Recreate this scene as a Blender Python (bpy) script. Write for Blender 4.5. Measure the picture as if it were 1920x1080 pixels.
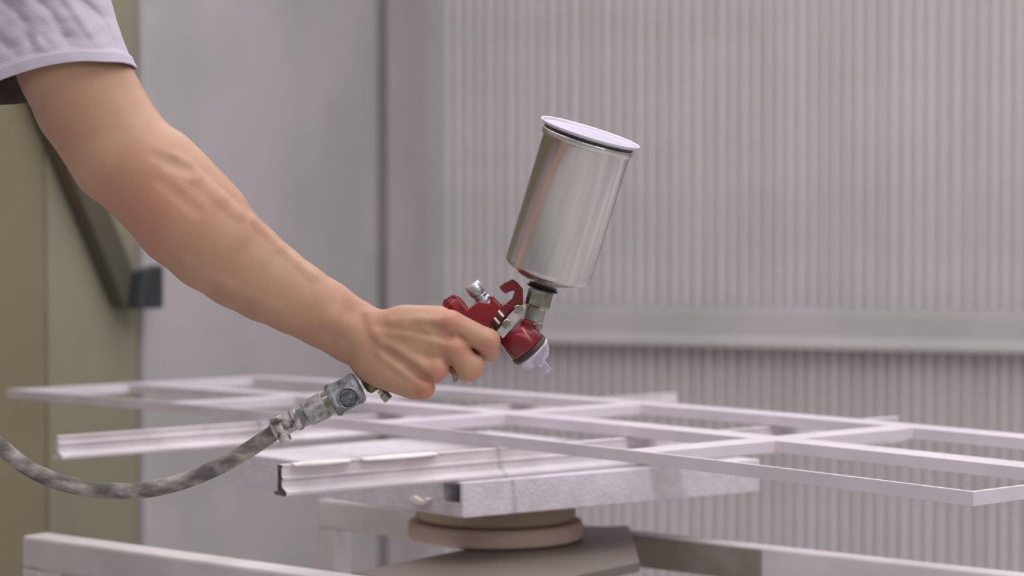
import bpy, bmesh, math, random
import numpy as np
from mathutils import Vector, Matrix, noise

for o in list(bpy.data.objects): bpy.data.objects.remove(o, do_unlink=True)
sc = bpy.context.scene
COL = sc.collection
random.seed(7)

# ------------------------------------------------------------------ camera
HC = 1.18                    # camera height above the floor
F = 4200.0                   # focal length in pixels of a 1920 px wide frame
PITCH = math.atan(130 / F)
cam = bpy.data.cameras.new('camera'); camo = bpy.data.objects.new('camera', cam); COL.objects.link(camo)
cam.sensor_width = 36; cam.lens = F / 1920 * 36; cam.clip_start = .05; cam.clip_end = 60
camo.location = (0, 0, HC); camo.rotation_euler = (math.pi / 2 - PITCH, 0, 0)
cam.dof.use_dof = True; cam.dof.focus_distance = 2.08; cam.dof.aperture_fstop = 5.0
sc.camera = camo

# ------------------------------------------------------------------ world, lights, exposure
w = bpy.data.worlds.new('world'); sc.world = w; w.use_nodes = True
w.node_tree.nodes['Background'].inputs[0].default_value = (.80, .785, .79, 1)
w.node_tree.nodes['Background'].inputs[1].default_value = .45
sc.view_settings.view_transform = 'Standard'; sc.view_settings.look = 'None'
sc.view_settings.exposure = 0.0; sc.view_settings.gamma = 1; sc.view_settings.use_curve_mapping = False
TH = math.radians(40)
L = Vector((-math.sin(TH), math.cos(TH), 0)); C = Vector((math.cos(TH), math.sin(TH), 0))

def area(name, loc, target, sx, sy, power, color, along=None):
    l = bpy.data.lights.new(name, 'AREA'); l.shape = 'RECTANGLE'; l.size = sx; l.size_y = sy
    l.energy = power; l.color = color
    o = bpy.data.objects.new(name, l); COL.objects.link(o); o.location = loc
    zax = (Vector(loc) - Vector(target)).normalized()
    xax = Vector(along) if along is not None else Vector((1, 0, 0))
    xax = (xax - zax * xax.dot(zax)).normalized(); yax = zax.cross(xax)
    o.rotation_euler = Matrix((xax, yax, zax)).transposed().to_euler()
    return o
# booth tube along the work piece, then lamps added to soften and fill
c0 = Vector((0, 2.6, HC - .3))
area('tube_and_fill_light', c0 - C * .2 - L * 2.0 + Vector((0, 0, 1.75)), c0, 2.6, .10, 18, (1, .95, 1), L)
area('tube_and_fill_light', c0 - C * 1.3 - L * 1.2 + Vector((0, 0, 2.3)), c0, 2.6, .5, 2, (1, .96, .98), L)  # weak fill added opposite the key tube, no fixture there
area('front_fill', (.5, -.6, HC + 1.0), (-.1, 2.2, HC - .1), 2.6, .14, 9, (1, .97, .98))  # fill light added behind the camera to brighten front faces
area('ceiling_softbox', (.35, 2.8, HC + 1.38), (.35, 2.8, 0), 3.6, 3.2, 67, (1, .965, 1))  # softbox added overhead to brighten upward faces

# ------------------------------------------------------------------ helpers
cp, sp = math.cos(PITCH), math.sin(PITCH)
def c2w(X, U, D):                     # camera space (right, up, depth) -> world
    return Vector((X, D * cp + U * sp, HC - D * sp + U * cp))
def cdir(X, U, D): return (c2w(X, U, D) - c2w(0, 0, 0)).normalized()
def P(u, v, D): return c2w((u - 960) / F * D, (540 - v) / F * D, D)
G0 = 2.10
def G(u, v, d=0.0): return P(u, v, G0 + d)     # d metres behind the gun plane
def bp(u, v, z):                      # point at height z (relative to camera) seen at pixel u,v
    X = (u - 960) / F; U = (540 - v) / F
    d = Vector((X, cp + U * sp, -sp + U * cp)); p = d * (z / d.z)
    return Vector((p.x, p.y, HC + z))

def tag(o, label=None, cat=None, group=None, kind=None):
    if label: o['label'] = label
    if cat: o['category'] = cat
    if group: o['group'] = group
    if kind: o['kind'] = kind
    return o
def empty(name, loc, label=None, cat=None, group=None, kind=None):
    o = bpy.data.objects.new(name, None); COL.objects.link(o); o.location = loc; o.empty_display_size = .02
    return tag(o, label, cat, group, kind)
def link(name, me, mat, parent=None, smooth=False, bevel=0, seg=2, subsurf=0):
    o = bpy.data.objects.new(name, me); COL.objects.link(o)
    if mat and not me.materials: me.materials.append(mat)
    if smooth:
        for p in me.polygons: p.use_smooth = True
    if bevel:
        m = o.modifiers.new('bevel', 'BEVEL'); m.width = bevel; m.segments = seg; m.limit_method = 'ANGLE'; m.angle_limit = math.radians(40)
        m.harden_normals = False
    if subsurf:
        m = o.modifiers.new('sub', 'SUBSURF'); m.levels = subsurf; m.render_levels = subsurf
    if parent:
        o.parent = parent
        o.matrix_parent_inverse = Matrix.Translation(-Vector(parent.location)) if parent.type == 'EMPTY' else Matrix.Identity(4)
    return o
def mesh(verts, faces, name='m'):
    me = bpy.data.meshes.new(name); me.from_pydata([tuple(v) for v in verts], [], faces); me.update()
    bm = bmesh.new(); bm.from_mesh(me); bmesh.ops.recalc_face_normals(bm, faces=bm.faces); bm.to_mesh(me); bm.free()
    return me
def box_me(o, ax, ay, az, name='box'):          # origin corner + three edge vectors
    o = Vector(o); v = [o, o + ax, o + ax + ay, o + ay]; v += [p + az for p in v]
    return mesh(v, [(0, 3, 2, 1), (4, 5, 6, 7), (0, 1, 5, 4), (1, 2, 6, 5), (2, 3, 7, 6), (3, 0, 4, 7)], name)
def prism_me(pts, ext, name='prism'):           # polygon (world pts) extruded by vector
    n = len(pts); v = [Vector(p) for p in pts] + [Vector(p) + ext for p in pts]
    f = [tuple(range(n)), tuple(range(n, 2 * n))] + [(i, (i + 1) % n, n + (i + 1) % n, n + i) for i in range(n)]
    return mesh(v, f, name)
def plate_px(pts, d0, d1, name='plate'):        # pixel outline standing at depth d0..d1 behind the gun plane
    a = [G(u, v, (d0 + d1) / 2) for u, v in pts]; fw = cdir(0, 0, 1)
    n = len(a); v = [p + fw * ((d0 - d1) / 2) for p in a] + [p + fw * ((d1 - d0) / 2) for p in a]
    f = [tuple(range(n)), tuple(range(n, 2 * n))] + [(i, (i + 1) % n, n + (i + 1) % n, n + i) for i in range(n)]
    return mesh(v, f, name)
def lathe_me(prof, base, axis, seg=64, name='lathe', cap0=True, cap1=True, poly_phase=None):
    axis = Vector(axis).normalized(); a = axis.orthogonal().normalized()
    if poly_phase is not None: a = Vector(poly_phase); a = (a - axis * a.dot(axis)).normalized()
    b = axis.cross(a); v = []; f = []
    for h, r in prof:
        for i in range(seg):
            t = 2 * math.pi * i / seg
            v.append(Vector(base) + axis * h + (a * math.cos(t) + b * math.sin(t)) * r)
    for k in range(len(prof) - 1):
        for i in range(seg):
            j = (i + 1) % seg
            f.append((k * seg + i, k * seg + j, (k + 1) * seg + j, (k + 1) * seg + i))
    if cap0: f.append(tuple(range(seg)))
    if cap1: f.append(tuple(range((len(prof) - 1) * seg, len(prof) * seg)))
    return mesh(v, f, name)
def tube_me(pts, radii, seg=20, name='tube'):
    v = []; f = []; n = len(pts); up = Vector((0, 0, 1)); prev = None
    for i, p in enumerate(pts):
        t = (pts[min(i + 1, n - 1)] - pts[max(i - 1, 0)]).normalized()
        a = t.cross(up if prev is None else prev).normalized() if prev is None else (prev - t * prev.dot(t)).normalized()
        prev = a; b = t.cross(a); r = radii[i] if hasattr(radii, '__len__') else radii
        for k in range(seg):
            q = 2 * math.pi * k / seg; v.append(p + (a * math.cos(q) + b * math.sin(q)) * r)
    for i in range(n - 1):
        for k in range(seg):
            j = (k + 1) % seg; f.append((i * seg + k, i * seg + j, (i + 1) * seg + j, (i + 1) * seg + k))
    f.append(tuple(range(seg))); f.append(tuple(range((n - 1) * seg, n * seg)))
    return mesh(v, f, name)
def spline(pts, n):                             # catmull-rom through Vectors
    out = []; q = [pts[0] * 2 - pts[1]] + list(pts) + [pts[-1] * 2 - pts[-2]]
    for i in range(1, len(q) - 2):
        for k in range(n):
            t = k / n; a, b, c, d = q[i - 1], q[i], q[i + 1], q[i + 2]
            out.append(.5 * ((2 * b) + (c - a) * t + (2 * a - 5 * b + 4 * c - d) * t * t + (3 * b - a - 3 * c + d) * t ** 3))
    out.append(pts[-1]); return out

# ------------------------------------------------------------------ materials
def lin(c): return tuple(((x / 255) / 12.92 if x / 255 <= .04045 else ((x / 255 + .055) / 1.055) ** 2.4) for x in c) + (1,)
def mat(name, c1, c2=None, scale=20, rough=.5, metal=0, bump=0, bscale=80, stretch=None, lo=.4, hi=.6, detail=4, spec=.5, sss=0, coat=0, rvar=0):
    m = bpy.data.materials.new(name); m.use_nodes = True; nt = m.node_tree; b = nt.nodes['Principled BSDF']
    b.inputs['Base Color'].default_value = c1; b.inputs['Roughness'].default_value = rough; b.inputs['Metallic'].default_value = metal
    b.inputs['Specular IOR Level'].default_value = spec
    if coat: b.inputs['Coat Weight'].default_value = coat; b.inputs['Coat Roughness'].default_value = .15
    if sss:
        b.inputs['Subsurface Weight'].default_value = sss; b.inputs['Subsurface Radius'].default_value = (.012, .005, .003); b.inputs['Subsurface Scale'].default_value = 1
    tc = nt.nodes.new('ShaderNodeTexCoord'); mp = nt.nodes.new('ShaderNodeMapping')
    nt.links.new(tc.outputs['Object'], mp.inputs[0])
    if stretch: mp.inputs['Scale'].default_value = stretch
    no = nt.nodes.new('ShaderNodeTexNoise'); no.inputs['Scale'].default_value = scale; no.inputs['Detail'].default_value = detail
    nt.links.new(mp.outputs[0], no.inputs[0])
    if c2:
        r = nt.nodes.new('ShaderNodeValToRGB'); r.color_ramp.elements[0].color = c1; r.color_ramp.elements[1].color = c2
        r.color_ramp.elements[0].position = lo; r.color_ramp.elements[1].position = hi
        nt.links.new(no.outputs[0], r.inputs[0]); nt.links.new(r.outputs[0], b.inputs['Base Color'])
    if rvar:
        mr = nt.nodes.new('ShaderNodeMapRange'); mr.inputs[1].default_value = .35; mr.inputs[2].default_value = .65
        mr.inputs[3].default_value = rough - rvar; mr.inputs[4].default_value = rough + rvar
        nt.links.new(no.outputs[0], mr.inputs[0]); nt.links.new(mr.outputs[0], b.inputs['Roughness'])
    if bump:
        n2 = nt.nodes.new('ShaderNodeTexNoise'); n2.inputs['Scale'].default_value = bscale; n2.inputs['Detail'].default_value = 5
        nt.links.new(mp.outputs[0], n2.inputs[0])
        bu = nt.nodes.new('ShaderNodeBump'); bu.inputs['Strength'].default_value = bump; bu.inputs['Distance'].default_value = .002
        nt.links.new(n2.outputs[0], bu.inputs['Height']); nt.links.new(bu.outputs[0], b.inputs['Normal'])
    return m
M = {}
M['wall'] = mat('filter_grey', lin((176, 170, 170)), lin((168, 163, 162)), 6, .85, bump=.3, bscale=60)  # darker than the ribs, the valleys' shade is put into the colour
M['rib'] = mat('rib_grey', lin((198, 192, 195)), lin((187, 183, 183)), 5, .85, bump=.3, bscale=40, stretch=(1, 1, .6))
M['joint'] = mat('joint_grey', lin((116, 110, 110)), lin((110, 105, 104)), 3, .8)
M['panel'] = mat('panel_grey', lin((170, 165, 167)), lin((160, 157, 157)), 3, .55)
M['seam'] = mat('seam_grey', lin((132, 128, 125)), lin((124, 120, 116)), 3, .8)
M['olive'] = mat('olive_panel', lin((138, 134, 114)), lin((128, 125, 104)), 2, .7)
M['olive2'] = mat('brown_olive_panel', lin((126, 117, 92)), lin((118, 110, 86)), 2, .7)
M['brace'] = mat('brace_brown', lin((84, 76, 56)), lin((74, 70, 56)), 5, .7)
M['navy'] = mat('dark_blue_box', lin((48, 54, 62)), lin((38, 42, 46)), 8, .6)
M['floor'] = mat('floor_grey', lin((222, 217, 216)), lin((210, 205, 204)), 3, .7, bump=.2)
M['white'] = mat('white_paint', lin((208, 199, 207)), lin((199, 191, 198)), 12, .5, bump=.12, bscale=300)
M['profile'] = mat('white_overspray', lin((218, 210, 214)), lin((200, 192, 196)), 14, .65, bump=.35, bscale=120, stretch=(1, 1, 1))
M['cut'] = mat('dark_cut_end', lin((60, 54, 54)), lin((110, 100, 98)), 120, .6)
M['foam'] = mat('white_foam', lin((208, 201, 207)), lin((200, 193, 199)), 60, .9, bump=.7, bscale=220)
M['tape'] = mat('peeling_paint_film', lin((232, 224, 224)), lin((222, 210, 206)), 30, .7)
M['disc'] = mat('brown_disc', lin((184, 168, 140)), lin((184, 164, 144)), 6, .75, bump=.2, bscale=60)
M['disc2'] = mat('brown_disc_rim', lin((196, 176, 156)), lin((196, 170, 160)), 6, .75, bump=.2, bscale=60)
M['plate'] = mat('brown_steel', lin((112, 104, 97)), lin((118, 106, 101)), 5, .45, bump=.1)
M['rail_shade'] = mat('rail_shade_brown', lin((118, 110, 100)), lin((134, 128, 118)), 12, .6)  # dark tone for the shaded front of the rear rail
M['rail'] = mat('rail_overspray', lin((208, 201, 203)), lin((192, 187, 185)), 8, .7, bump=.3, bscale=80)
M['alu'] = mat('cup_aluminium', lin((204, 203, 200)), lin((186, 185, 183)), 90, .26, 1, rvar=.03, lo=.3, hi=.7)
_t = math.radians(17); _f = math.radians(10); _ca = cdir(math.sin(_t) * math.cos(_f), math.cos(_t) * math.cos(_f), -math.sin(_f))
_mp = [n for n in M['alu'].node_tree.nodes if n.type == 'MAPPING'][0]; _mp.vector_type = 'TEXTURE'
_mp.inputs['Rotation'].default_value = Vector((0, 0, 1)).rotation_difference(_ca).to_euler(); _mp.inputs['Scale'].default_value = (1, 1, 14)
M['alu_in'] = mat('lid_aluminium', lin((206, 202, 212)), lin((196, 192, 204)), 8, .55, .15)
M['steel'] = mat('nickel_steel', lin((180, 178, 168)), lin((120, 116, 106)), 60, .3, 1, lo=.35, hi=.7)
M['chrome'] = mat('chrome', lin((226, 226, 230)), lin((190, 190, 196)), 60, .16, 1)
M['recess'] = mat('lid_recess', lin((190, 184, 197)), lin((180, 174, 189)), 30, .85, spec=.15)
M['knob'] = mat('knob_nickel', lin((206, 206, 210)), lin((170, 170, 174)), 60, .32, .85, bump=.3, bscale=300)
M['nut'] = mat('overspray_nut', lin((176, 174, 174)), lin((118, 118, 116)), 90, .45, .4, bump=.4, bscale=160, lo=.44, hi=.62)
M['brass'] = mat('olive_brass', lin((112, 106, 66)), lin((70, 66, 44)), 90, .5, .5)
M['dark'] = mat('dark_rubber', lin((48, 42, 40)), lin((70, 62, 56)), 60, .5)
M['red'] = mat('red_enamel', lin((142, 18, 28)), lin((112, 16, 26)), 40, .28, .35, bump=.05, coat=.5, rvar=.08, bscale=200)
M['redworn'] = mat('worn_red_enamel', lin((142, 22, 30)), lin((128, 78, 84)), 70, .4, .2, lo=.52, hi=.64, coat=.2)
M['trigger'] = mat('painted_trigger', lin((186, 180, 178)), lin((150, 146, 144)), 90, .4, .5, lo=.4, hi=.7)
M['cap'] = mat('white_air_cap', lin((206, 200, 210)), lin((170, 160, 174)), 60, .3, .35, lo=.45, hi=.6)
M['coupler'] = mat('blue_grey_coupler', lin((152, 153, 157)), lin((88, 91, 98)), 90, .5, .3, bump=.5, bscale=120, lo=.42, hi=.62)
M['coupler_dark'] = mat('dark_blue_button', lin((72, 76, 82)), lin((118, 120, 122)), 160, .6, .1, bump=.6, bscale=200)
M['clamp'] = mat('overspray_clamp', lin((190, 184, 184)), lin((92, 80, 76)), 110, .45, .4, bump=.6, bscale=160, lo=.45, hi=.62)
M['hose'] = mat('spattered_hose', lin((88, 84, 78)), lin((164, 157, 152)), 55, .6, bump=.6, bscale=140, lo=.42, hi=.66, detail=7, stretch=(.6, 1, 1.2))
M['cloth'] = mat('tshirt_cotton', lin((184, 175, 187)), lin((175, 167, 180)), 9, .95, bump=.25, bscale=700)
M['under'] = mat('sleeve_shade_dark', lin((84, 76, 70)), lin((70, 62, 58)), 40, .95)  # dark colour standing in for shade within the sleeve

# ------------------------------------------------------------------ the room shell
Wr = Vector((.924, -.382, 0)); Wl = -Wr; Wn = Vector((-.382, -.924, 0))     # back wall: along / towards the camera
Ss = Vector((-.382, -.924, 0)); Sn = Vector((.924, -.382, 0))               # side wall: along towards camera / into the room
K = Vector((-.2, 5.25, 0)); H = HC + 1.4; Z = Vector((0, 0, 1))
def side_s(px):
    r = (px - 960) / F; return (K.x - r * K.y) / (r * Ss.y - Ss.x)
flo = link('floor', box_me((-6, -1, -.1), Vector((12, 0, 0)), Vector((0, 9, 0)), Z * .1), M['floor']); tag(flo, kind='structure')
wb = link('wall_back', box_me(K - Wn * 0.10, Wr * 3.6, Wn * .10, Z * H), M['wall']); tag(wb, kind='structure')
# pleats of the filter wall: one shared mesh above and one below the rail
def rib_mesh(z0, z1, w, d):
    n = 6; pr = [Wr * (w * (k / n - .5)) + Wn * (d * math.sin(math.pi * k / n) ** .7) for k in range(n + 1)]
    v = [p + Z * z0 for p in pr] + [p + Z * z1 for p in pr]; m = n + 1
    f = [tuple(range(m)), tuple(range(m, 2 * m))] + [(i, (i + 1) % m, m + (i + 1) % m, m + i) for i in range(m)]
    return mesh(v, f, 'rib')
ru = [rib_mesh(HC - .20, H, ww, .012) for ww in (.0145, .0165, .0185)]; rl = [rib_mesh(0, HC - .27, ww, .015) for ww in (.015, .017, .019)]
x = .03; k = 0; rng = random.Random(3)
while x < 3.5:
    for ms in (ru, rl):
        o = link('pleat_rib', ms[rng.randrange(3)], M['rib'], wb, smooth=False)
        o.location = K + Wr * x
    x += .0262 + rng.uniform(-.0025, .0025); k += 1
hb = [(0, -.190), (.055, -.205), (.055, -.255), (.066, -.272), (.066, -.282), (.0, -.282)]
tr = link('trim_1', prism_me([K + Wn * a + Z * (HC + b) for a, b in hb], Wr * 3.6), M['panel'], bevel=.003); tag(tr, kind='structure')
# side wall: corner post, dark joint, large smooth panel, olive panels
def side_box(px0, px1, out, mt, name, z0=0, z1=H, parent=None, thick=.08):
    s0, s1 = side_s(px0), side_s(px1)
    return link(name, box_me(K + Ss * s0 + Sn * (out - thick) + Z * z0, Ss * (s1 - s0), Sn * thick, Z * (z1 - z0)), mt, parent, bevel=.004)
wl = side_box(800, -900, -.03, M['seam'], 'wall_left', thick=.1); tag(wl, kind='structure')
for a, b, o_, mt, nm in ((797, 713, .012, 'panel2', 'corner_panel'), (700, 260, .012, 'panel', 'wall_panel'), (257, 90, .0, 'olive', 'wall_panel'), (86, -900, .0, 'olive2', 'wall_panel')):
    if mt == 'panel2': M['panel2'] = mat('corner_grey', lin((170, 163, 165)), lin((163, 157, 159)), 3, .7)
    side_box(a, b, o_, M[mt], nm, parent=wl)
js = side_box(713, 699, .020, M['joint'], 'joint_strip', parent=wl)
cs = link('trim_2', box_me(K + Wr * .0 + Wn * .0, Wr * .055, Wn * .03, Z * H), M['panel'], bevel=.004); tag(cs, kind='structure')

# slanting brace with a dark box at its foot, fixed to the side wall
def on_side(px, v, out):
    s = side_s(px); p = K + Ss * s + Sn * out; D = p.y * cp
    U = (540 - v) / F; y = p.y; z = (U * y * cp - y * sp) / (cp + U * sp); return Vector((p.x, p.y, HC + z))
br = empty('wall_brace', on_side(222, 580, .03), 'dark brown slanting brace on the olive wall panel ending in a dark box', 'bracket')
link('brace_bar', prism_me([on_side(205, 578, .005), on_side(250, 576, .005), on_side(76, 150, .005), on_side(30, 150, .005)], Sn * .03), M['brace'], br, bevel=.004)
t = link('foot_box', prism_me([on_side(206, 578, .034), on_side(251, 578, .034), on_side(251, 496, .034), on_side(216, 508, .034)], Sn * .03), M['navy'], br, bevel=.006); t['label'] = 'dark blue grey foot box'

# ------------------------------------------------------------------ trolley under the work
ZT = -.39
tro = empty('trolley', bp(700, 1000, ZT) - Z * .9, 'white overspray-covered square tube trolley frame under the foam block', 'trolley')
A1 = bp(40, 1004, ZT); Ld = (bp(760, 1080, ZT) - bp(150, 998, ZT)).normalized(); Cd = Vector((-Ld.y, Ld.x, 0)).normalized()
R1 = bp(594, 936, ZT); wid = (R1 - A1).dot(Cd)
R1 = A1 + Cd * wid + Ld * 0.0 + Ld * (bp(594, 936, ZT) - A1).dot(Ld)
TL = 1.75; tw = .040; th = .040
link('front_rail', box_me(A1 - Z * th, Ld * TL, Cd * tw, Z * th), M['rail'], tro, bevel=.004)
link('rear_rail', box_me(R1 - Z * th, Ld * (TL - .1), Cd * (-.028) if False else Cd * .028, Z * th), M['rail'], tro, bevel=.003)
for q, ws in ((A1, (.034, .034)), (R1, (.034, .034)), (A1 + Ld * (TL - .034), (.034, .034)), (R1 + Ld * (TL - .134), (.034, .028))):
    link('leg', box_me(q - Z * (HC + ZT), Ld * ws[0], Cd * ws[1], Z * (HC + ZT - th)), M['rail'], tro, bevel=.003)
link('lower_rail', box_me(A1 - Z * .62, Ld * TL, Cd * .034, Z * th), M['rail'], tro, bevel=.003)
link('lower_rail', box_me(R1 - Z * .62, Ld * (TL - .1), Cd * .034, Z * th), M['rail'], tro, bevel=.003)
for sft in (.0, TL - .034):
    link('end_rail', box_me(A1 + Cd * tw + Ld * (sft + (.002 if sft == 0 else -.002)) - Z * .62, Cd * (wid - tw), Ld * .034, Z * th), M['rail'], tro, bevel=.003)
# cross plate the turntable stands on, reaching back under the rear rail
p0 = bp(742, 1056, ZT + .001); p1 = bp(1092, 984, ZT + .001)
e1 = (p1 - p0).normalized(); q1 = bp(1200, 1053, ZT + .001); q0 = bp(1060, 1082, ZT + .001)
def to_front(p, d):
    k = ((A1 + Cd * tw - p).dot(Cd)) / d.dot(Cd); return p + d * k
dq_ = (q0 - q1).normalized(); pf = to_front(p0, -e1); qf = to_front(q0, dq_)
pf.z = qf.z = p0.z
pl = link('cross_plate', prism_me([pf, p0 + e1 * .36, bp(1180, 985, ZT + .001), q1, qf], Z * -.012), M['plate'], tro, bevel=.002)
pl['label'] = 'brown grey steel cross plate'
ga = (bp(1100, 988, ZT) - R1).dot(Ld)
fl = link('rail_shade_strip', box_me(R1 + Ld * ga - Cd * .0045 - Z * .040, Ld * .27, Cd * .004, Z * .038), M['rail_shade'], tro, bevel=.001)  # dark strip added over the rear rail's face to paint its shade

# ------------------------------------------------------------------ turntable
foam_bot = -.334; dc = Vector((-.020, 2.715, 0))
tt = empty('turntable', (dc.x, dc.y, HC + ZT + .002), 'round brown two-tier turntable disc under the white foam block', 'turntable')
zb = HC + ZT + .002
d1 = [(0, .098), (0, .103), (.003, .1065), (.019, .1065), (.022, .104), (.0225, .09)]
link('base_disc', lathe_me(d1, (dc.x, dc.y, zb), Z, 96), M['disc2'], tt, smooth=False, bevel=.0006)
d2 = [(.0225, .090), (.026, .0965), (.030, .0975), (.052, .0965), (.0538, .094)]
link('top_disc', lathe_me(d2, (dc.x, dc.y, zb), Z, 96), M['disc'], tt, smooth=False)
for o in tt.children:
    for p in o.data.polygons: p.use_smooth = len(p.vertices) == 4

# ------------------------------------------------------------------ foam block
fz = -.294
fa = bp(868, 905, fz); ub = bp(440, 908, foam_bot); rb = bp(1425, 922, foam_bot)
fu = Vector((ub.x - fa.x, ub.y - fa.y, 0)); fr = Vector((rb.x - fa.x, rb.y - fa.y, 0))
base = Vector((fa.x, fa.y, HC + foam_bot)); fh = fz - foam_bot
nt_ = fu.normalized(); 
# outline with a pocket cut in the left face near the corner
c1, c2, dp = .006, .034, .055
inw = fr.normalized()
def pt(a, b): return base + fu.normalized() * a + fr.normalized() * b
fo = empty('foam_block', pt(.2, .2) , 'thick white foam block lying on the brown turntable disc', 'foam block')
fo.location.z = base.z
up = [pt(0, 0), pt(0, fr.length), pt(fu.length + .06, fr.length), pt(fu.length, 0), pt(c2, 0), pt(c2 + .004, dp), pt(c1 - .002, dp), pt(c1, 0)]
bm = bmesh.new()
def addprism(bm, pts, z0, z1, skip=()):
    lo = [bm.verts.new(p + Z * z0) for p in pts]; hi = [bm.verts.new(p + Z * z1) for p in pts]
    n = len(pts)
    for i in range(n):
        if i in skip: continue
        bm.faces.new((lo[i], lo[(i + 1) % n], hi[(i + 1) % n], hi[i]))
    return lo, hi
zA, zB = fh * .40, fh - .003
base_poly = up[:4] + [up[4], up[7]]
lo, mid = addprism(bm, base_poly, 0, zA); bm.faces.new(lo)
lo2, hi2 = addprism(bm, up, zA, zB)
lo3, hi3 = addprism(bm, base_poly, zB, fh); bm.faces.new(hi3)
for ring in (lo2, hi2): bm.faces.new([ring[4], ring[5], ring[6], ring[7]])
bmesh.ops.remove_doubles(bm, verts=bm.verts, dist=1e-5); bmesh.ops.recalc_face_normals(bm, faces=bm.faces)
me = bpy.data.meshes.new('foam'); bm.to_mesh(me); bm.free()
link('foam_body', me, M['foam'], fo, bevel=.003, seg=3)
# torn shred of foam hanging from the left face
nf = Vector((-fu.y, fu.x, 0)).normalized()
if nf.dot(Vector((fa.x, fa.y, 0))) > 0: nf = -nf
cam_p = Vector((0, 0, HC))
def on_face(u, v, off=0):
    d = P(u, v, 1.0) - cam_p; q = Vector((fa.x, fa.y, 0)) + nf * off
    return cam_p + d * ((q - cam_p).dot(nf) / d.dot(nf))
shp = ((776, 931), (784, 929), (792, 935), (800, 938), (806, 933), (811, 935), (804, 946), (792, 946), (778, 940))
o = link('foam_shred', prism_me([on_face(u, v, .0005) for u, v in shp], nf * .007), M['tape'], fo, bevel=.001); o['label'] = 'torn white shred'

# ------------------------------------------------------------------ the two support profiles lying on the foam
def profile(name, left, ang, length, label, zt_=-.2605):
    d = Vector((math.cos(ang), math.sin(ang), 0)); n = Vector((math.sin(ang), -math.cos(ang), 0))   # n faces the camera
    zt = HC + zt_; zbm = HC + fz + .0005; hh = zt - zbm
    root = empty(name, Vector((left.x, left.y, zbm)) + d * (length / 2), label, 'profile', 'white profiles carrying the bars')
    # cross-section (n offset, height): web, mid ridge, bottom flange both sides
    S_ = [(-.011, 0), (.012, 0), (.013, .002), (.013, .0045), (.004, .009), (.003, .0165), (.0055, .0175), (.0055, .0195), (.003, .0205), (.003, hh - .003), (.0045, hh - .002), (.0045, hh), (-.0035, hh), (-.0035, .0045), (-.011, .0035)]
    o0 = Vector((left.x, left.y, zbm))
    link('profile_body', prism_me([o0 + n * a + Z * b for a, b in S_], d * length), M['profile'], root, bevel=.0004)
    E_ = [(a * .97, b * .985 + .0002) for a, b in S_]
    e = link('cut_end', prism_me([o0 + n * a + Z * b - d * .0008 for a, b in E_], d * .0015), M['cut'] if ang < .68 else M['profile'], root)
    if ang < .68: e['label'] = 'dark sawn end'
    return root, d, n, o0, hh
p1l = bp(525, 871, -.2605)
pr1, pd, pn, po, ph = profile('support_profile', p1l, math.radians(37.5), .95, 'white T-shaped profile nearest the camera, sawn dark end above the trolley rail')
p2l = bp(108, 817, -.2650)
pr2, pd2, pn2, po2, ph2 = profile('support_profile', p2l, math.radians(40), 1.05, 'white profile further left and back, its end above the hanging hose', -.2650)
# peeling paint film along the top edge of the near profile
def film(a0, a1, lift, name, seed):
    n = 18; v = []; r = random.Random(seed)
    for i in range(n + 1):
        a = a0 + (a1 - a0) * i / n; e = math.sin(math.pi * i / n)
        wob = noise.noise(Vector((a * 60, seed, 0))) * .0012
        for j, (b, zz) in enumerate(((-.004, .0006), (.004, .0008 + .001 * e), (.0075 + wob + .002 * e, .0006 + lift * e - .001), (.0085 + wob * 2 + .002 * e, -.002 - .001 * e + wob))):
            v.append(po + pd * a + pn * b + Z * (ph + zz))
    f = [(i * 4 + j, i * 4 + j + 1, (i + 1) * 4 + j + 1, (i + 1) * 4 + j) for i in range(n) for j in range(3)]
    o = link(name, mesh(v, f), M['tape'], pr1, smooth=True); m = o.modifiers.new('s', 'SOLIDIFY'); m.thickness = .0006; return o
film(.012, .085, .001, 'paint_flake', 3)
film(.10, .20, .0002, 'paint_flake', 5)

# ------------------------------------------------------------------ the white glazing-bar frame resting on the profiles
g0 = Vector((.41687, 2.02015, 0)); SA, CC = .46566, .23506; Lg = L; Cg = C
def zg(s): i = s / SA; return HC - .247 + .0036 * i - .0019 * i * i
fr_ = empty('glazing_bar_frame', g0 + Lg * .93 + Cg * .235 + Z * (HC - .26), 'freshly sprayed white lattice frame of thin bars lying flat across the supports', 'frame')
def gp(s, t, dz=0): return g0 + Lg * s + Cg * t + Z * (zg(s) + dz)
def bar(name, s0, s1, t0, t1, prof, n=24):
    """bar along L from s0..s1 occupying t; prof = cross-section in (t offset, z)"""
    v = []; m = len(prof)
    for i in range(n + 1):
        s = s0 + (s1 - s0) * i / n
        for a, b in prof: v.append(gp(s, t0 + a, b))
    f = [(i * m + j, i * m + (j + 1) % m, (i + 1) * m + (j + 1) % m, (i + 1) * m + j) for i in range(n) for j in range(m)]
    f += [tuple(range(m)), tuple(range(n * m, (n + 1) * m))]
    return link(name, mesh(v, f), M['white'], fr_, bevel=.0004)
def cbar(name, s0, t0, t1, prof):
    """bar along C; prof = cross-section in (s offset, z)"""
    v = [gp(s0 + a, t0, b) for a, b in prof] + [gp(s0 + a, t1, b) for a, b in prof]; m = len(prof)
    v = []
    for t_ in (t0, t1):
        for a, b in prof: v.append(g0 + Lg * (s0 + a) + Cg * t_ + Z * (zg(s0) + b))
    f = [tuple(range(m)), tuple(range(m, 2 * m))] + [(j, (j + 1) % m, m + (j + 1) % m, m + j) for j in range(m)]
    return link(name, mesh(v, f), M['white'], fr_, bevel=.0004)
HB = -.0132
thin = [(0, 0), (.005, 0), (.005, HB), (0, HB)]
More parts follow.
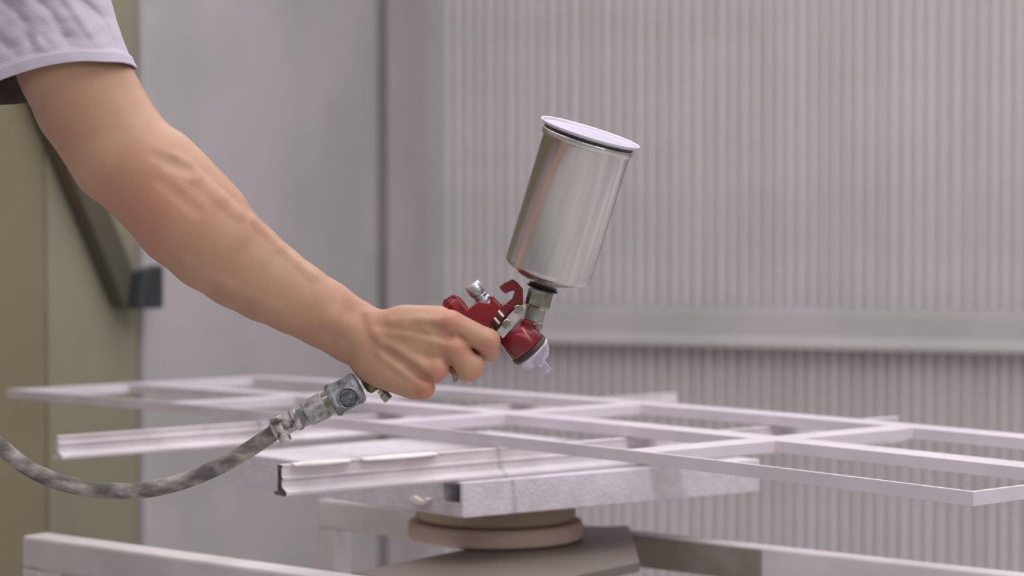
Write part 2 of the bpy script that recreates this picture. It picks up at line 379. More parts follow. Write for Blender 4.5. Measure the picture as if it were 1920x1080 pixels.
def wide(wd): return [(0, 0), (-.0035, 0), (-.0045, -.0022), (-.0062, -.0022), (-.0072, 0), (-wd, 0), (-wd, HB), (0, HB)]
S_END = 4 * SA
bar('long_bar', -.001, S_END, 0, 0, thin)
bar('long_bar', 0, S_END, CC, CC, wide(.042))
bar('long_bar', 0, S_END, 2 * CC, 2 * CC, wide(.042))
for i in range(5):
    if i == 0: cbar('end_bar', 0, .004, 2 * CC, thin)
    else:
        wd = .040 if i < 4 else .040
        pf_ = [(0, -.0003), (-wd, -.0003), (-wd, HB + .0004), (0, HB + .0004)]
        cbar('cross_bar' if i < 4 else 'end_bar', i * SA + (0 if i < 4 else 0), .004, CC - .041, pf_)
        cbar('cross_bar' if i < 4 else 'end_bar', i * SA, CC - .0005, 2 * CC - .041, pf_)

# ------------------------------------------------------------------ the arm and hand: one continuous skin surface
# built as a smooth union of tapered capsules (distance field) and meshed with surface nets, in camera-aligned metres
def cs(u, v, d): D = G0 + d; return np.array([(u - 960) / F * D, (540 - v) / F * D, d])
PR = []
def cap_(a, b, ra, rb, g=1.0, k=.006, sub=False):
    """a,b = (u,v,d); radii in px at the gun plane; g = flattening in depth"""
    s = 1 / 2000.
    PR.append((cs(*a), cs(*b), ra * s, rb * s, g, k, sub))
def ev(pr, X, Y, D):
    a, b, ra, rb, g, k, sub = pr
    dx, dy, dz = b[0] - a[0], b[1] - a[1], (b[2] - a[2]) / g
    l2 = dx * dx + dy * dy + dz * dz + 1e-9
    px, py, pz = X - a[0], Y - a[1], (D - a[2]) / g
    t = np.clip((px * dx + py * dy + pz * dz) / l2, 0, 1)
    return np.sqrt((px - t * dx) ** 2 + (py - t * dy) ** 2 + (pz - t * dz) ** 2) - (ra + (rb - ra) * t)
def comb(f, d, k, sub):
    if sub:
        h = np.clip(.5 - .5 * (f + d) / k, 0, 1); return f * (1 - h) + (-d) * h + k * h * (1 - h)
    h = np.clip(.5 + .5 * (f - d) / k, 0, 1); return f * (1 - h) + d * h - k * h * (1 - h)
def evalpt(u, v, d):
    p = cs(u, v, d); f = np.float64(1.0)
    for pr in PR: f = comb(f, ev(pr, p[0], p[1], p[2]), pr[5], pr[6])
    return float(f)
def surf(u, v):
    d = -.12
    while d < .12:
        if evalpt(u, v, d) < 0: break
        d += .001
    return d
AX = [(40, -60, -.005, 84), (98, 60, -.005, 96), (135, 125, -.008, 101), (165, 190, -.008, 100), (228, 288, -.01, 98), (274, 326, -.010, 97), (308, 360, -.008, 97), (348, 406, -.004, 98),
      (400, 454, 0, 93), (452, 495, .006, 85), (500, 527, .011, 77), (550, 556, .016, 69), (607, 588, .021, 64), (660, 621, .025, 60), (690, 640, .026, 56)]
for (u0, v0, d0, r0), (u1, v1, d1, r1) in zip(AX[:-1], AX[1:]):
    gg = .9 if u0 < 400 else (.82 if u0 < 560 else .68)
    cap_((u0, v0, d0), (u1, v1, d1), r0, r1, gg, .004)
# forearm muscle (brachioradialis) bulge and elbow point
cap_((328, 294, -.008), (428, 380, -.000), 36, 28, 1, .012)
# palm: metacarpals
KN = dict(i=(846, 606, 0.0), m=(852, 655, -.002), r=(820, 693, .001), l=(795, 728, .006))
cap_((702, 612, .018), KN['i'], 32, 23, .8, .008)
cap_((700, 632, .016), KN['m'], 33, 22, .8, .008)
cap_((696, 655, .017), KN['r'], 34, 21, .8, .008)
cap_((692, 672, .019), KN['l'], 34, 19, .8, .008)
cap_((735, 640, .016), (800, 668, .010), 44, 34, .55, .01)
cap_((760, 603, .016), (822, 600, .014), 30, 27, .9, .012)       # first interosseous
cap_((704, 692, .022), (775, 722, .016), 32, 26, .9, .012)       # little-finger side of the palm
# index
cap_(KN['i'], (914, 640, -.001), 24, 23, 1, .003)
cap_((914, 640, -.001), (917, 656, .018), 24, 21, 1, .003)
cap_((917, 656, .018), (892, 652, .036), 20, 16, 1, .003)
# middle
cap_(KN['m'], (882, 690, .002), 24, 25, 1, .003)
cap_((882, 690, .002), (874, 696, .024), 24, 20, 1, .003)
cap_((874, 696, .024), (846, 684, .042), 19, 16, 1, .003)
# ring and little: folded round the far side of the grip
cap_(KN['r'], (816, 700, .038), 21, 18, 1, .0035); cap_((816, 700, .038), (790, 686, .054), 18, 15, 1, .003)
cap_(KN['l'], (792, 724, .034), 19, 16, 1, .0035); cap_((792, 724, .034), (768, 706, .050), 16, 13, 1, .003)
# thumb along the far side of the grip
cap_((715, 622, .034), (775, 612, .050), 30, 24, 1, .01); cap_((775, 612, .050), (828, 628, .056), 22, 19, 1, .004)
cap_((828, 628, .056), (862, 650, .054), 19, 15, 1, .003)
base_n = len(PR)
# surface relief: knuckles, extensor tendons, veins, muscle furrows
def ridge(pts, r, inset, k=.004, sub=False):
    q = [(u, v, surf(u, v) + (inset if not sub else -inset)) for u, v in pts]
    return [((q[i]), (q[i + 1]), r, r) for i in range(len(q) - 1)], k, sub
RD = [ridge([(716, 640), (752, 658), (792, 684), (816, 702)], 7, .0021, .005),
      ridge([(712, 625), (760, 628), (812, 640), (846, 650)], 6, .0021, .005),
      ridge([(735, 604), (790, 601), (842, 602)], 6, .0021, .006),
      ridge([(712, 662), (750, 690), (785, 718)], 6, .0022, .005),
      ridge([(690, 590), (703, 625), (716, 641)], 6, .0020, .005),
      ridge([(760, 612), (800, 618), (835, 628)], 4, .0013, .005),
      ridge([(322, 305), (360, 338), (405, 378), (438, 408)], 20, .0104, .004),
      ridge([(470, 418), (520, 470), (580, 522)], 14, .0072, .004),
      ridge([(350, 480), (430, 530), (520, 570)], 18, .0092, .004),
      ridge([(622, 600), (652, 616), (672, 640)], 14, .0058, .012)]
GV = [ridge([(300, 338), (335, 365), (372, 392)], 22, .0112, .004, True),
      ridge([(292, 285), (325, 300), (360, 312)], 20, .0104, .004, True),
      ridge([(724, 660), (765, 688), (800, 712)], 5, .0016, .006, True),
      ridge([(862, 632), (872, 640)], 3, .0004, .003, True),
      ridge([(838, 674), (846, 684)], 4, .0006, .004, True),
      ridge([(815, 712), (822, 716)], 4, .0006, .004, True)]
KB = [(848, 603, 13, .0052), (856, 650, 13, .0050), (822, 689, 12, .0048), (799, 724, 11, .0044), (918, 637, 11, .0046), (896, 680, 11, .0046), (641, 640, 16, .0070)]
add = []
for segs, k, sub in RD + GV:
    for a, b, r0, r1 in segs: add.append((a, b, r0, r1, k, sub))
for u, v, r, ins in KB:
    s_ = surf(u, v) + ins; add.append(((u, v, s_), (u + 1, v + 1, s_), r, r, .006, False))
for a, b, r0, r1, k, sub in add: cap_(a, b, r0, r1, 1, k, sub)

def skin_mesh(h=.0015, PR=PR, lo=(-.52, -.118, -.085), hi=(.004, .34, .10)):
    lo = np.array(lo); hi = np.array(hi)
    n = np.ceil((hi - lo) / h).astype(int) + 1
    xs = [(lo[i] + h * np.arange(n[i])).astype(np.float32) for i in range(3)]
    f = np.full(n, .02, np.float32)
    for pr in PR:
        a, b, ra, rb, g, k, sub = pr; m = max(ra, rb) * max(1, 1) + .022
        i0 = np.clip(np.floor((np.minimum(a, b) - m - lo) / h).astype(int), 0, n - 1); i1 = np.clip(np.ceil((np.maximum(a, b) + m - lo) / h).astype(int) + 1, 1, n)
        if (i1 <= i0).any(): continue
        sl = tuple(slice(i0[i], i1[i]) for i in range(3))
        X = xs[0][sl[0]][:, None, None]; Y = xs[1][sl[1]][None, :, None]; D = xs[2][sl[2]][None, None, :]
        f[sl] = comb(f[sl], ev(pr, X, Y, D).astype(np.float32), k, sub)
    # surface nets
    s = f < 0
    c = np.zeros(n - 1, np.int8)
    for i in (0, 1):
        for j in (0, 1):
            for k in (0, 1): c += s[i:n[0] - 1 + i, j:n[1] - 1 + j, k:n[2] - 1 + k]
    act = (c > 0) & (c < 8); idx = -np.ones(act.shape, np.int64); cells = np.argwhere(act); idx[act] = np.arange(len(cells))
    acc = np.zeros((len(cells), 3)); cnt = np.zeros(len(cells))
    cor = [(i, j, k) for i in (0, 1) for j in (0, 1) for k in (0, 1)]
    for p in cor:
        for ax in range(3):
            if p[ax]: continue
            q = list(p); q[ax] = 1
            fa_ = f[cells[:, 0] + p[0], cells[:, 1] + p[1], cells[:, 2] + p[2]]; fb_ = f[cells[:, 0] + q[0], cells[:, 1] + q[1], cells[:, 2] + q[2]]
            cr = (fa_ < 0) != (fb_ < 0); t = np.where(cr, fa_ / np.where(cr, fa_ - fb_, 1), 0)
            pos = np.tile(np.array(p, float), (len(cells), 1)); pos[:, ax] += t
            acc[cr] += pos[cr]; cnt[cr] += 1
    V = lo + h * (cells + acc / cnt[:, None])
    faces = []
    for ax in range(3):
        o1, o2 = [(1, 2), (2, 0), (0, 1)][ax]
        sa = [slice(None)] * 3; sb = [slice(None)] * 3; sa[ax] = slice(0, -1); sb[ax] = slice(1, None)
        A, B = s[tuple(sa)], s[tuple(sb)]
        e = np.argwhere(A != B)
        ok = (e[:, o1] > 0) & (e[:, o2] > 0) & (e[:, o1] < n[o1] - 1) & (e[:, o2] < n[o2] - 1); e = e[ok]
        fl_ = A[e[:, 0], e[:, 1], e[:, 2]]
        def ci(d1, d2):
            q = e.copy(); q[:, o1] -= d1; q[:, o2] -= d2; return idx[q[:, 0], q[:, 1], q[:, 2]]
        quad = np.stack([ci(1, 1), ci(0, 1), ci(0, 0), ci(1, 0)], 1)
        quad[~fl_] = quad[~fl_][:, ::-1]; faces.append(quad)
    Fq = np.concatenate(faces)
    # to world
    X, U, D = V[:, 0], V[:, 1], V[:, 2] + G0
    W = np.stack([X, D * cp + U * sp, HC - D * sp + U * cp], 1)
    me = bpy.data.meshes.new('skin'); me.vertices.add(len(W)); me.vertices.foreach_set('co', W.ravel())
    me.loops.add(Fq.size); me.loops.foreach_set('vertex_index', Fq.ravel().astype(np.int32))
    me.polygons.add(len(Fq)); me.polygons.foreach_set('loop_start', (np.arange(len(Fq)) * 4).astype(np.int32)); me.polygons.foreach_set('loop_total', np.full(len(Fq), 4, np.int32))
    me.update(calc_edges=True)
    # flushed skin over joints, as a colour of the skin itself
    fl2 = np.zeros(len(W))
    for u, v, d, r, a in ((848, 604, 0, 30, .8), (856, 652, 0, 30, .9), (822, 692, 0, 28, .8), (798, 727, 0, 26, .9), (915, 645, 0, 26, .7), (900, 690, 0, 24, .4), (290, 400, -.05, 75, .45), (240, 390, -.04, 60, .4),
                          (345, 400, -.055, 60, .35), (268, 300, -.05, 36, .3), (705, 600, .0, 40, .25), (655, 560, 0, 60, .2)):
        p = cs(u, v, d); q = np.stack([V[:, 0], V[:, 1], V[:, 2]], 1) - p; q[:, 2] *= .6
        fl2 = np.maximum(fl2, a * np.exp(-(q ** 2).sum(1) / (2 * (r / 2000 * .75) ** 2)))
    at = me.attributes.new('flush', 'FLOAT', 'POINT'); at.data.foreach_set('value', fl2.astype(np.float32))
    me.polygons.foreach_set('use_smooth', np.ones(len(Fq), bool))
    return me
sk = mat('skin', lin((178, 141, 115)), lin((170, 131, 106)), 14, .48, bump=.12, bscale=420, sss=.12, spec=.4)
nt = sk.node_tree; b = nt.nodes['Principled BSDF']; ramp = [n for n in nt.nodes if n.type == 'VALTORGB'][0]
atn = nt.nodes.new('ShaderNodeAttribute'); atn.attribute_name = 'flush'; mx = nt.nodes.new('ShaderNodeMix'); mx.data_type = 'RGBA'
nt.links.new(atn.outputs['Fac'], mx.inputs['Factor']); nt.links.new(ramp.outputs[0], mx.inputs[6]); mx.inputs[7].default_value = lin((184, 122, 104))
nt.links.new(mx.outputs[2], b.inputs['Base Color'])
per = empty('person', G(60, 0, 0), 'bare right arm in a pale lilac t-shirt sleeve holding the red spray gun', 'person')
skm = skin_mesh()
bo = link('body', skm, sk, per)
ms = bo.modifiers.new('sm', 'SMOOTH'); ms.factor = .5; ms.iterations = 6

# ------------------------------------------------------------------ t-shirt sleeve: open tube with hem, folds and thickness
hem = [(256, 128, .00), (244, 121, -.026), (225, 117, -.042), (196, 116, -.055), (150, 115, -.064), (100, 121, -.068), (52, 133, -.066), (0, 151, -.060), (-50, 176, -.045), (-85, 200, -.02),
       (-80, 206, .01), (-40, 201, .035), (0, 196, .05), (38, 193, .058), (90, 185, .060), (150, 168, .055), (205, 148, .038), (240, 134, .018)]
def ringpx(du, dv, sc_, dd=0):
    cu, cv = 90, 150
    return [((u - cu) * sc_ + cu + du, (v - cv) * (sc_) + cv + dv, d * sc_ + dd) for u, v, d in hem]
rows = [(0, 0, 1.0), (-3, -5, 1.0), (-10, -22, .992), (-12, -26, .985), (-22, -50, .985), (-34, -88, .98), (-44, -124, .98), (-56, -165, .985), (-76, -220, 1.0), (-105, -280, 1.0), (-150, -330, .92), (-200, -370, .7)]
RG = []
for du, dv, s_ in rows:
    r = [Vector(p) for p in ringpx(du, dv, s_)]; RG.append([q for q in spline(r + [r[0]], 6)][:-1])
# refine vertically
fine = []
for a in range(len(RG) - 1):
    n = 3 if a < 3 else 8
    for t in range(n):
        f_ = t / n; fine.append([RG[a][i].lerp(RG[a + 1][i], f_) for i in range(len(RG[0]))])
fine.append(RG[-1])
V_ = []; nr = len(fine); ns = len(fine[0])
for i, r in enumerate(fine):
    dep = max(0, min(1, (i - 6) / 10))
    for j, p in enumerate(r):
        u, v = p.x, p.y
        # diagonal folds running from upper left to lower right
        q = (u * .80 - v * .60); al = (u * .60 + v * .80)
        n1 = noise.noise(Vector((q / 58 + .35 * noise.noise(Vector((u / 70, v / 70, 1))), al / 230, 9)))
        n2 = noise.noise(Vector((q / 22, al / 120, 4)))
        fd = (.5 - abs(n1)) ** 2 * .022 + (.4 - n2 * n2 * 4) * .0018
        fd += noise.noise(Vector((u / 26, v / 20, 2))) * .0016
        wv = noise.noise(Vector((u / 30, v / 60, 3))) * .0012
        V_.append(G(u, v, p.z + fd * dep + wv))
F_ = [(i * ns + j, i * ns + (j + 1) % ns, (i + 1) * ns + (j + 1) % ns, (i + 1) * ns + j) for i in range(nr - 1) for j in range(ns)]
sl = link('tshirt_sleeve', mesh(V_, F_), M['cloth'], per, smooth=True)
m = sl.modifiers.new('s', 'SOLIDIFY'); m.thickness = .0016; m.offset = 0
m = sl.modifiers.new('d', 'SUBSURF'); m.levels = 1; m.render_levels = 1
# raised hem band and its stitching
hv = []; hr = [fine[k] for k in (0, 1, 2, 3, 4, 5, 6)]
cu_ = G(90, 100, -.005)
for r in hr:
    for p in r:
        w_ = G(p.x, p.y, p.z + noise.noise(Vector((p.x / 30, p.y / 60, 3))) * .0012); dv_ = (w_ - cu_); hv.append(w_ + dv_.normalized() * .0007)
hf = [(i * ns + j, i * ns + (j + 1) % ns, (i + 1) * ns + (j + 1) % ns, (i + 1) * ns + j) for i in range(len(hr) - 1) for j in range(ns)]
hm = link('sleeve_hem', mesh(hv, hf), M['cloth'], sl, smooth=True); m = hm.modifiers.new('s', 'SOLIDIFY'); m.thickness = .0014; m.offset = 0

uv_ = []; bj = [j for j, p in enumerate(fine[0]) if p.z > .012 and p.x < 120]; nb = len(bj)  # dark strip added as the shade inside the sleeve's back
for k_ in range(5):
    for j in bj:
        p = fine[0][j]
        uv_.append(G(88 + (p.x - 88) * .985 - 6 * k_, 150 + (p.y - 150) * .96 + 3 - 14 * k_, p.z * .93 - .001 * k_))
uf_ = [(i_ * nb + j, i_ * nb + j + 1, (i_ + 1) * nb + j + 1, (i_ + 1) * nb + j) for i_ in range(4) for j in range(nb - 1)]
un = link('sleeve_inner_shade', mesh(uv_, uf_), M['under'], per, smooth=True); un['label'] = 'painted shade inside the sleeve'; m = un.modifiers.new('s', 'SOLIDIFY'); m.thickness = .0012
# the rest of the worker, standing just outside the left edge of the picture
def mm(q): return (q[0], q[2] - HC + .065, q[1] - G0)          # world metres -> the field's axes
def build(name, prims, h, mt, label=None):
    L_ = [(np.array(mm(a)), np.array(mm(b)), ra, rb, g, k, False) for a, b, ra, rb, g, k in prims]
    lo = np.min([np.minimum(a, b) - max(ra, rb) * max(1, g) - .02 for a, b, ra, rb, g, k, _ in L_], 0)
    hi = np.max([np.maximum(a, b) + max(ra, rb) * max(1, g) + .02 for a, b, ra, rb, g, k, _ in L_], 0)
    o = link(name, skin_mesh(h, L_, lo, hi), mt, per)
    if label: o['label'] = label
    return o
M['trouser'] = mat('grey_work_cloth', lin((92, 92, 96)), lin((78, 78, 82)), 30, .95, bump=.3, bscale=300)
M['hair'] = mat('brown_hair', lin((70, 52, 38)), lin((50, 36, 26)), 60, .7, bump=.8, bscale=200)
M['shoe'] = mat('dark_shoe', lin((52, 48, 46)), lin((64, 60, 56)), 30, .6)
sz = HC + .30
build('tshirt_body', [((-.735, 2.16, HC + .16), (-.745, 2.44, HC + .16), .092, .092, 1, .03), ((-.74, 2.20, HC - .30), (-.75, 2.40, HC - .30), .092, .092, 1, .03),
    ((-.735, 2.17, HC + .16), (-.74, 2.21, HC - .30), .092, .092, 1, .03), ((-.745, 2.43, HC + .16), (-.75, 2.39, HC - .30), .092, .092, 1, .03),
    ((-.70, 2.30, sz + .02), (-.61, 2.13, sz), .065, .058, 1, .05), ((-.70, 2.30, sz + .02), (-.73, 2.50, sz - .01), .065, .06, 1, .05),
    ((-.73, 2.50, sz - .01), (-.75, 2.56, sz - .20), .062, .064, 1, .04)], .006, M['cloth'])
build('head', [((-.70, 2.30, sz + .03), (-.67, 2.30, sz + .13), .056, .052, 1, .02), ((-.665, 2.30, sz + .235), (-.655, 2.30, sz + .22), .085, .082, 1, .02),
    ((-.625, 2.30, sz + .15), (-.605, 2.30, sz + .135), .052, .030, 1, .03), ((-.572, 2.30, sz + .215), (-.556, 2.30, sz + .19), .009, .012, 1, .012),
    ((-.66, 2.218, sz + .215), (-.662, 2.214, sz + .19), .014, .011, 1, .008), ((-.66, 2.382, sz + .215), (-.662, 2.386, sz + .19), .014, .011, 1, .008),
    ((-.583, 2.272, sz + .232), (-.583, 2.25, sz + .230), .012, .010, 1, .008), ((-.583, 2.328, sz + .232), (-.583, 2.35, sz + .230), .012, .010, 1, .008),
    ((-.574, 2.285, sz + .160), (-.574, 2.315, sz + .160), .010, .010, 1, .008)], .004, sk)
build('hair', [((-.685, 2.30, sz + .262), (-.675, 2.30, sz + .255), .086, .084, 1, .02), ((-.715, 2.30, sz + .21), (-.71, 2.30, sz + .18), .066, .058, 1, .02)], .005, M['hair'])
build('left_forearm', [((-.75, 2.56, sz - .17), (-.74, 2.57, sz - .30), .044, .040, 1, .01), ((-.74, 2.57, sz - .30), (-.70, 2.56, sz - .54), .042, .027, 1, .01), ((-.70, 2.56, sz - .54), (-.69, 2.555, sz - .62), .030, .034, 1, .012),
    ((-.69, 2.535, sz - .62), (-.675, 2.53, sz - .70), .011, .009, 1, .005), ((-.69, 2.548, sz - .62), (-.675, 2.546, sz - .71), .011, .009, 1, .005), ((-.69, 2.562, sz - .62), (-.677, 2.562, sz - .705), .011, .009, 1, .005), ((-.69, 2.577, sz - .62), (-.682, 2.578, sz - .69), .010, .008, 1, .005), ((-.67, 2.55, sz - .57), (-.64, 2.54, sz - .63), .012, .010, 1, .006)], .004, sk)
build('trousers', [((-.745, 2.21, HC - .36), (-.735, 2.19, .50), .098, .070, 1, .03), ((-.735, 2.19, .50), (-.75, 2.18, .10), .070, .055, 1, .02), ((-.75, 2.39, HC - .36), (-.745, 2.42, .50), .098, .070, 1, .03), ((-.745, 2.42, .50), (-.76, 2.43, .10), .070, .055, 1, .02)], .007, M['trouser'])
for yy in (2.18, 2.43):
    build('shoe', [((-.77, yy, .045), (-.62, yy, .036), .044, .034, 1, .02), ((-.76, yy, .05), (-.76, yy, .10), .042, .040, 1, .02)], .005, M['shoe'])
# ------------------------------------------------------------------ spray gun
gd = .030                                   # depth of the gun's mid plane behind the hand's knuckle plane
gun = empty('spray_gun', G(880, 620, gd), 'red gravity-feed spray gun held in the hand, nozzle down', 'spray gun')
def outline(pts): return [(820 + x / 4.908, 500 + y / 4.908) for x, y in pts]
body = outline([(52, 318), (78, 292), (152, 245), (192, 272), (240, 335), (282, 384), (330, 350), (372, 318), (420, 322), (484, 330), (494, 258), (530, 290), (560, 320), (592, 352), (640, 330), (700, 345), (738, 352), (712, 392), (660, 440), (600, 520), (545, 590), (500, 640), (430, 700), (330, 690), (240, 620), (120, 470), (62, 372)])
link('gun_body', plate_px(body, gd - .010, gd + .012), M['red'], gun, bevel=.0022, seg=3)
hook = outline([(568, 188), (620, 148), (690, 112), (742, 150), (787, 205), (792, 350), (740, 362), (690, 372), (640, 330), (664, 312), (690, 292), (712, 225), (700, 220), (660, 232), (628, 250), (596, 224)])
o = link('hanging_hook', plate_px(hook, gd - .009, gd + .009), M['red'], gun, bevel=.0014, seg=2)
# grip inside the fist
gr = [G(886, 618, gd), G(840, 640, gd), G(780, 671, gd + .001), G(725, 700, gd), G(702, 711, gd)]
link('grip', tube_me(spline(gr, 5), [.0135] * 12 + [.0125] * 9, 20), M['redworn'], gun, smooth=True)
# rear stub (worn red), fluid control knob (bright knurled), both pointing back along the gun axis
ax = cdir(.66, -.75, .22); 
def back(u, v, dd=0): return G(u, v, gd + dd)
k0 = G(908, 567, gd)
ka = (G(884, 532, gd - .004) - k0).normalized()
kl = (G(884, 532, gd - .004) - k0).length
kn = [(0, .008), (.002, .0088), (.004, .0085), (.005, .0062), (.007, .0062), (.0075, .0066), (.009, .0058), (.0105, .0066), (.012, .0058), (kl - .0125, .0062), (kl - .012, .0072), (kl - .0105, .0078), (kl - .002, .0078), (kl, .0068)]
o = link('fluid_knob', lathe_me(kn, k0, ka, 24), M['knob'], gun, bevel=.0003); o['label'] = 'bright knurled adjusting knob'
for p in o.data.polygons: p.use_smooth = len(p.vertices) == 4
kc = link('knob_collar', lathe_me([(0, .0085), (.001, .0095), (.0035, .0092), (.0045, .0075)], G(914, 573, gd), ka, 16), M['clamp'], gun)
s0 = G(868, 592, gd)
sa_ = (G(842, 562, gd - .003) - s0).normalized()
link('air_valve_stub', lathe_me([(0, .009), (.010, .0098), (.017, .0098), (.0185, .0085), (.0205, .0085), (.0215, .007)], s0, sa_, 8), M['redworn'], gun, bevel=.0006)
# spray head
hc = G(992, 655, gd)                        # centre of the ring behind the air cap
head = [(-.027, .0140), (-.024, .0162), (-.020, .0175), (-.014, .0186), (-.006, .0190), (-.004, .0188), (-.003, .0175)]
o = link('spray_head', lathe_me(head, hc, ax, 40), M['red'], gun)
for p in o.data.polygons: p.use_smooth = len(p.vertices) == 4
o = link('sealing_ring', lathe_me([(-.0035, .0170), (-.003, .0188), (.0, .0192), (.0015, .0190), (.002, .0172)], hc, ax, 40), M['dark'], gun)
o = link('air_cap', lathe_me([(.0015, .0170), (.002, .0184), (.0035, .0192), (.0055, .0186), (.0075, .0172), (.012, .0150), (.0155, .0118), (.016, .006)], hc, ax, 40), M['cap'], gun)
for p in o.data.polygons: p.use_smooth = len(p.vertices) == 4
side = (cdir(.75, .66, .0) - ax * cdir(.75, .66, .0).dot(ax)).normalized(); inpl = ax.cross(side).normalized()
for sg in (1, -1):
    b0 = hc + ax * .006 + inpl * (.0130 * sg); 
    q = [b0 - inpl * .004 * sg, b0 + inpl * .0045 * sg, b0 + inpl * .0025 * sg + ax * .019, b0 - inpl * .001 * sg + ax * .0205, b0 - inpl * .0035 * sg + ax * .008]
    link('cap_horn', prism_me([p - side * .004 for p in q], side * .008), M['cap'], o, bevel=.0008)
link('fluid_tip', lathe_me([(.013, .006), (.0185, .005), (.020, .0025)], hc, ax, 24), M['chrome'], o)
# neck between cup and head
cupb = G(1015, 544, gd + .001)
nk0 = G(999, 604, gd + .0); na = (cupb - nk0).normalized(); nl = (cupb - nk0).length
link('neck_socket', prism_me([G(u, v, gd - .012) for u, v in outline([(800, 470), (915, 515), (912, 570), (900, 640), (800, 700), (700, 640), (640, 640), (720, 540)])], cdir(0, 0, 1) * .026), M['red'], gun, bevel=.003, seg=3)
o = link('hex_fitting', lathe_me([(-.002, .0090), (.0, .0098), (.0125, .0098), (.0140, .0108), (.0155, .0124), (nl - .001, .0126), (nl, .0115)], nk0, na, 6, poly_phase=cdir(.3, 0, -1)), M['steel'], gun, bevel=.0006)
link('neck_collar', lathe_me([(-.006, .0098), (-.005, .0104), (.0, .0104), (.001, .0095)], nk0, na, 32), M['steel'], gun)
# trigger: outer lever in front of the body, fingers curl round its lower end
trg = outline([(748, 354), (796, 358), (814, 378), (812, 412), (800, 438), (612, 655), (600, 662), (556, 620), (545, 596), (735, 372)])
t = link('trigger', plate_px(trg, gd - .0225, gd - .0200), M['trigger'], gun, bevel=.0008); t['label'] = 'paint-covered silver trigger lever'
low = [(932, 622), (945, 634), (920, 660), (896, 668), (868, 690), (858, 716), (852, 718), (846, 700), (862, 676), (880, 654), (905, 640)]
link('trigger_blade', plate_px(low, gd - .004, gd + .006), M['trigger'], t, bevel=.0015)
for u, v in ((972, 580), (950, 607)):
    link('pivot_screw', lathe_me([(0, .0042), (.0008, .0042), (.0014, .0034), (.0014, .0014), (.0006, .0014)], G(u, v, gd - .0226), cdir(0, 0, -1), 16), M['steel'], t)
for (u, v) in ((944, 594), (936, 607)):
    link('packing_screw', lathe_me([(0, .0024), (.007, .0024), (.0075, .0018)], G(u, v, gd - .0135), cdir(.66, -.75, 0) * -1, 8), M['steel'], gun)
link('needle_shaft', tube_me([G(925, 600, gd - .008), G(962, 640, gd - .008)], .005, 10), M['dark'], gun)
# air inlet at the butt of the grip
ia = (G(650, 742, .022) - G(700, 712, .028)).normalized()
link('air_inlet', lathe_me([(-.004, .010), (.002, .0105), (.010, .0105), (.012, .008)], G(703, 710, .027), ia, 12), M['brass'], gun, bevel=.0005)
link('pressure_screw', lathe_me([(0, .0035), (.005, .0035), (.0055, .0048), (.012, .0048), (.013, .0038)], G(712, 731, .026), cdir(.55, -.6, 0), 10), M['steel'], gun, bevel=.0003)

# paint cup, lathe-turned, with flange, shoulder and stem
phi = math.radians(10); ti = math.radians(17.0)
ca = cdir(math.sin(ti) * math.cos(phi), math.cos(ti) * math.cos(phi), -math.sin(phi))
cb = G(1027, 508, gd)                       # centre of the bottom edge circle
R_ = .0420; Hc_ = .1375
cup = [(-.0165, .0125), (-.015, .0135), (-.0135, .0150), (-.0120, .019), (-.0035, .0380), (0, R_ - .0006), (.003, R_), (Hc_ - .0125, R_ + .0004), (Hc_ - .0120, R_ + .0016), (Hc_ - .0090, R_ + .0028), (Hc_ - .0070, R_ + .0030), (Hc_ - .0055, R_ + .0026), (Hc_ - .0050, R_ + .0006)]
o = link('paint_cup', lathe_me(cup, cb, ca, 96), M['alu'], gun)
for p in o.data.polygons: p.use_smooth = len(p.vertices) == 4
lid = [(Hc_ - .0030, R_ - .001), (Hc_ - .0025, R_ + .0035), (Hc_ - .001, R_ + .0062), (Hc_ + .0005, R_ + .0068), (Hc_ + .0015, R_ + .0060), (Hc_ + .0010, R_ + .0045), (Hc_ - .0004, R_ + .0042), (Hc_ - .0022, R_ + .003)]
o2 = link('cup_lid', lathe_me(lid, cb, ca, 96, cap0=False, cap1=False), M['alu_in'], o)
for p in o2.data.polygons: p.use_smooth = len(p.vertices) == 4
link('lid_recess', lathe_me([(Hc_ - .0022, R_ + .0036), (Hc_ - .0010, R_ + .0037)], cb, ca, 64), M['recess'], o2)
link('gasket', lathe_me([(Hc_ - .0052, R_ - .001), (Hc_ - .0050, R_ + .0012), (Hc_ - .0026, R_ + .0024), (Hc_ - .0022, R_ - .001)], cb, ca, 64), M['dark'], o)
link('stem_ring', lathe_me([(-.0182, .0130), (-.0178, .0150), (-.0170, .0150), (-.0166, .0130)], cb, ca, 40), M['dark'], o)

# ------------------------------------------------------------------ air hose with its couplings
hs = empty('air_hose', G(250, 920, .02), 'paint-spattered grey air hose hanging in a curve from the spray gun', 'hose')
hp = [(-760, 1500, -.5), (-700, 1150, -.48), (-560, 760, -.42), (-400, 560, -.33), (-250, 560, -.2), (-130, 680, -.07), (-50, 790, .005), (0, 836), (48, 874), (98, 899), (152, 914), (206, 920), (258, 920), (308, 912), (358, 897), (408, 876), (452, 852), (492, 826), (524, 803)]
pts = spline([G(q[0], q[1], q[2] if len(q) > 2 else .022) for q in hp], 10)
hh_ = link('hose_line', tube_me(pts, .0078, 24), M['hose'], hs, smooth=True)
Dq = (G(648, 738, .022) - G(524, 803, .022)).normalized()
def along(u, v, prof, seg, mt, name, ph=None, lab=None, par=None, bev=.0006):
    o = link(name, lathe_me(prof, G(u, v, .022), Dq, seg, poly_phase=ph), mt, par or hs, bevel=bev)
    if lab: o['label'] = lab
    return o
along(512, 809, [(0, .0088), (.002, .0098), (.010, .0100), (.0125, .0092)], 24, M['clamp'], 'hose_clamp', lab='paint-crusted hose clamp')
clp = hs.children[-1]
n_ = cdir(.45, .9, 0)
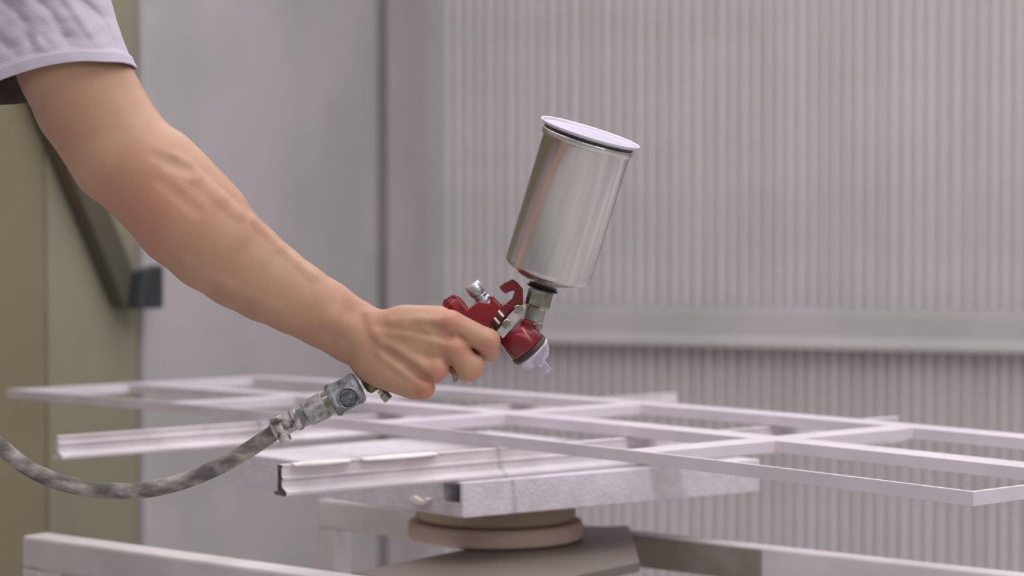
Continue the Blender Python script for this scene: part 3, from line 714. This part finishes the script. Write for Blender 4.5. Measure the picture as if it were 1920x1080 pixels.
link('clamp_screw', lathe_me([(-.012, .0058), (-.004, .0062), (-.0035, .0048), (.007, .0048), (.0075, .0060), (.013, .0064), (.0135, .005)], G(527, 806, .008), cdir(-.42, .9, 0), 12), M['clamp'], clp, bevel=.0008)
along(533, 798, [(0, .0092), (.010, .0092), (.011, .0112), (.0155, .0112), (.0165, .0098)], 20, M['clamp'], 'hose_tail')
along(548, 789, [(0, .0100), (.004, .0112), (.024, .0112), (.026, .0096)], 6, M['nut'], 'hex_nut', ph=cdir(0, .5, -1))
along(572, 778, [(0, .0105), (.002, .0132), (.021, .0138), (.023, .0112)], 6, M['nut'], 'hex_nut', ph=cdir(0, .2, -1))
along(602, 762, [(0, .0112), (.018, .0112), (.020, .0098), (.024, .0098)], 24, M['steel'], 'nipple')
along(617, 754, [(0, .0098), (.010, .0098)], 24, M['chrome'], 'nipple')
# square-ish coupler body with raised rims and a push button
cbd = along(628, 749, [(-.004, .0145), (-.003, .0172), (.0, .0178), (.003, .0160), (.018, .0156), (.0225, .0166), (.0255, .0160), (.027, .0115)], 8, M['coupler'], 'coupler', ph=cdir(0, .42, -1), lab='blue grey quick coupler', bev=.0012)
bc = G(653, 746, .0065); bd = cdir(.02, -.12, -1)
bt_ = link('release_button', lathe_me([(-.004, .0078), (.0005, .0078), (.0014, .0066), (.0010, .0)][:3], bc, bd, 20), M['coupler_dark'], cbd, bevel=.0004)
link('button_rim', lathe_me([(-.004, .0090), (.0006, .0090), (.0012, .0096), (.0006, .0104), (-.004, .0112)], bc, bd, 20, cap0=False, cap1=False), M['coupler'], cbd, smooth=True)

# ------------------------------------------------------------------ origins of single-mesh things at their base
bpy.context.view_layer.update()
for o in list(COL.objects):
    if o.type == 'MESH' and o.parent is None and not o.children and len(o.data.vertices) and o.data.users == 1:
        co = np.empty(len(o.data.vertices) * 3); o.data.vertices.foreach_get('co', co); co = co.reshape(-1, 3)
        c = Vector(((co[:, 0].min() + co[:, 0].max()) / 2, (co[:, 1].min() + co[:, 1].max()) / 2, co[:, 2].min()))
        o.data.transform(Matrix.Translation(-c)); o.location = Vector(o.location) + c
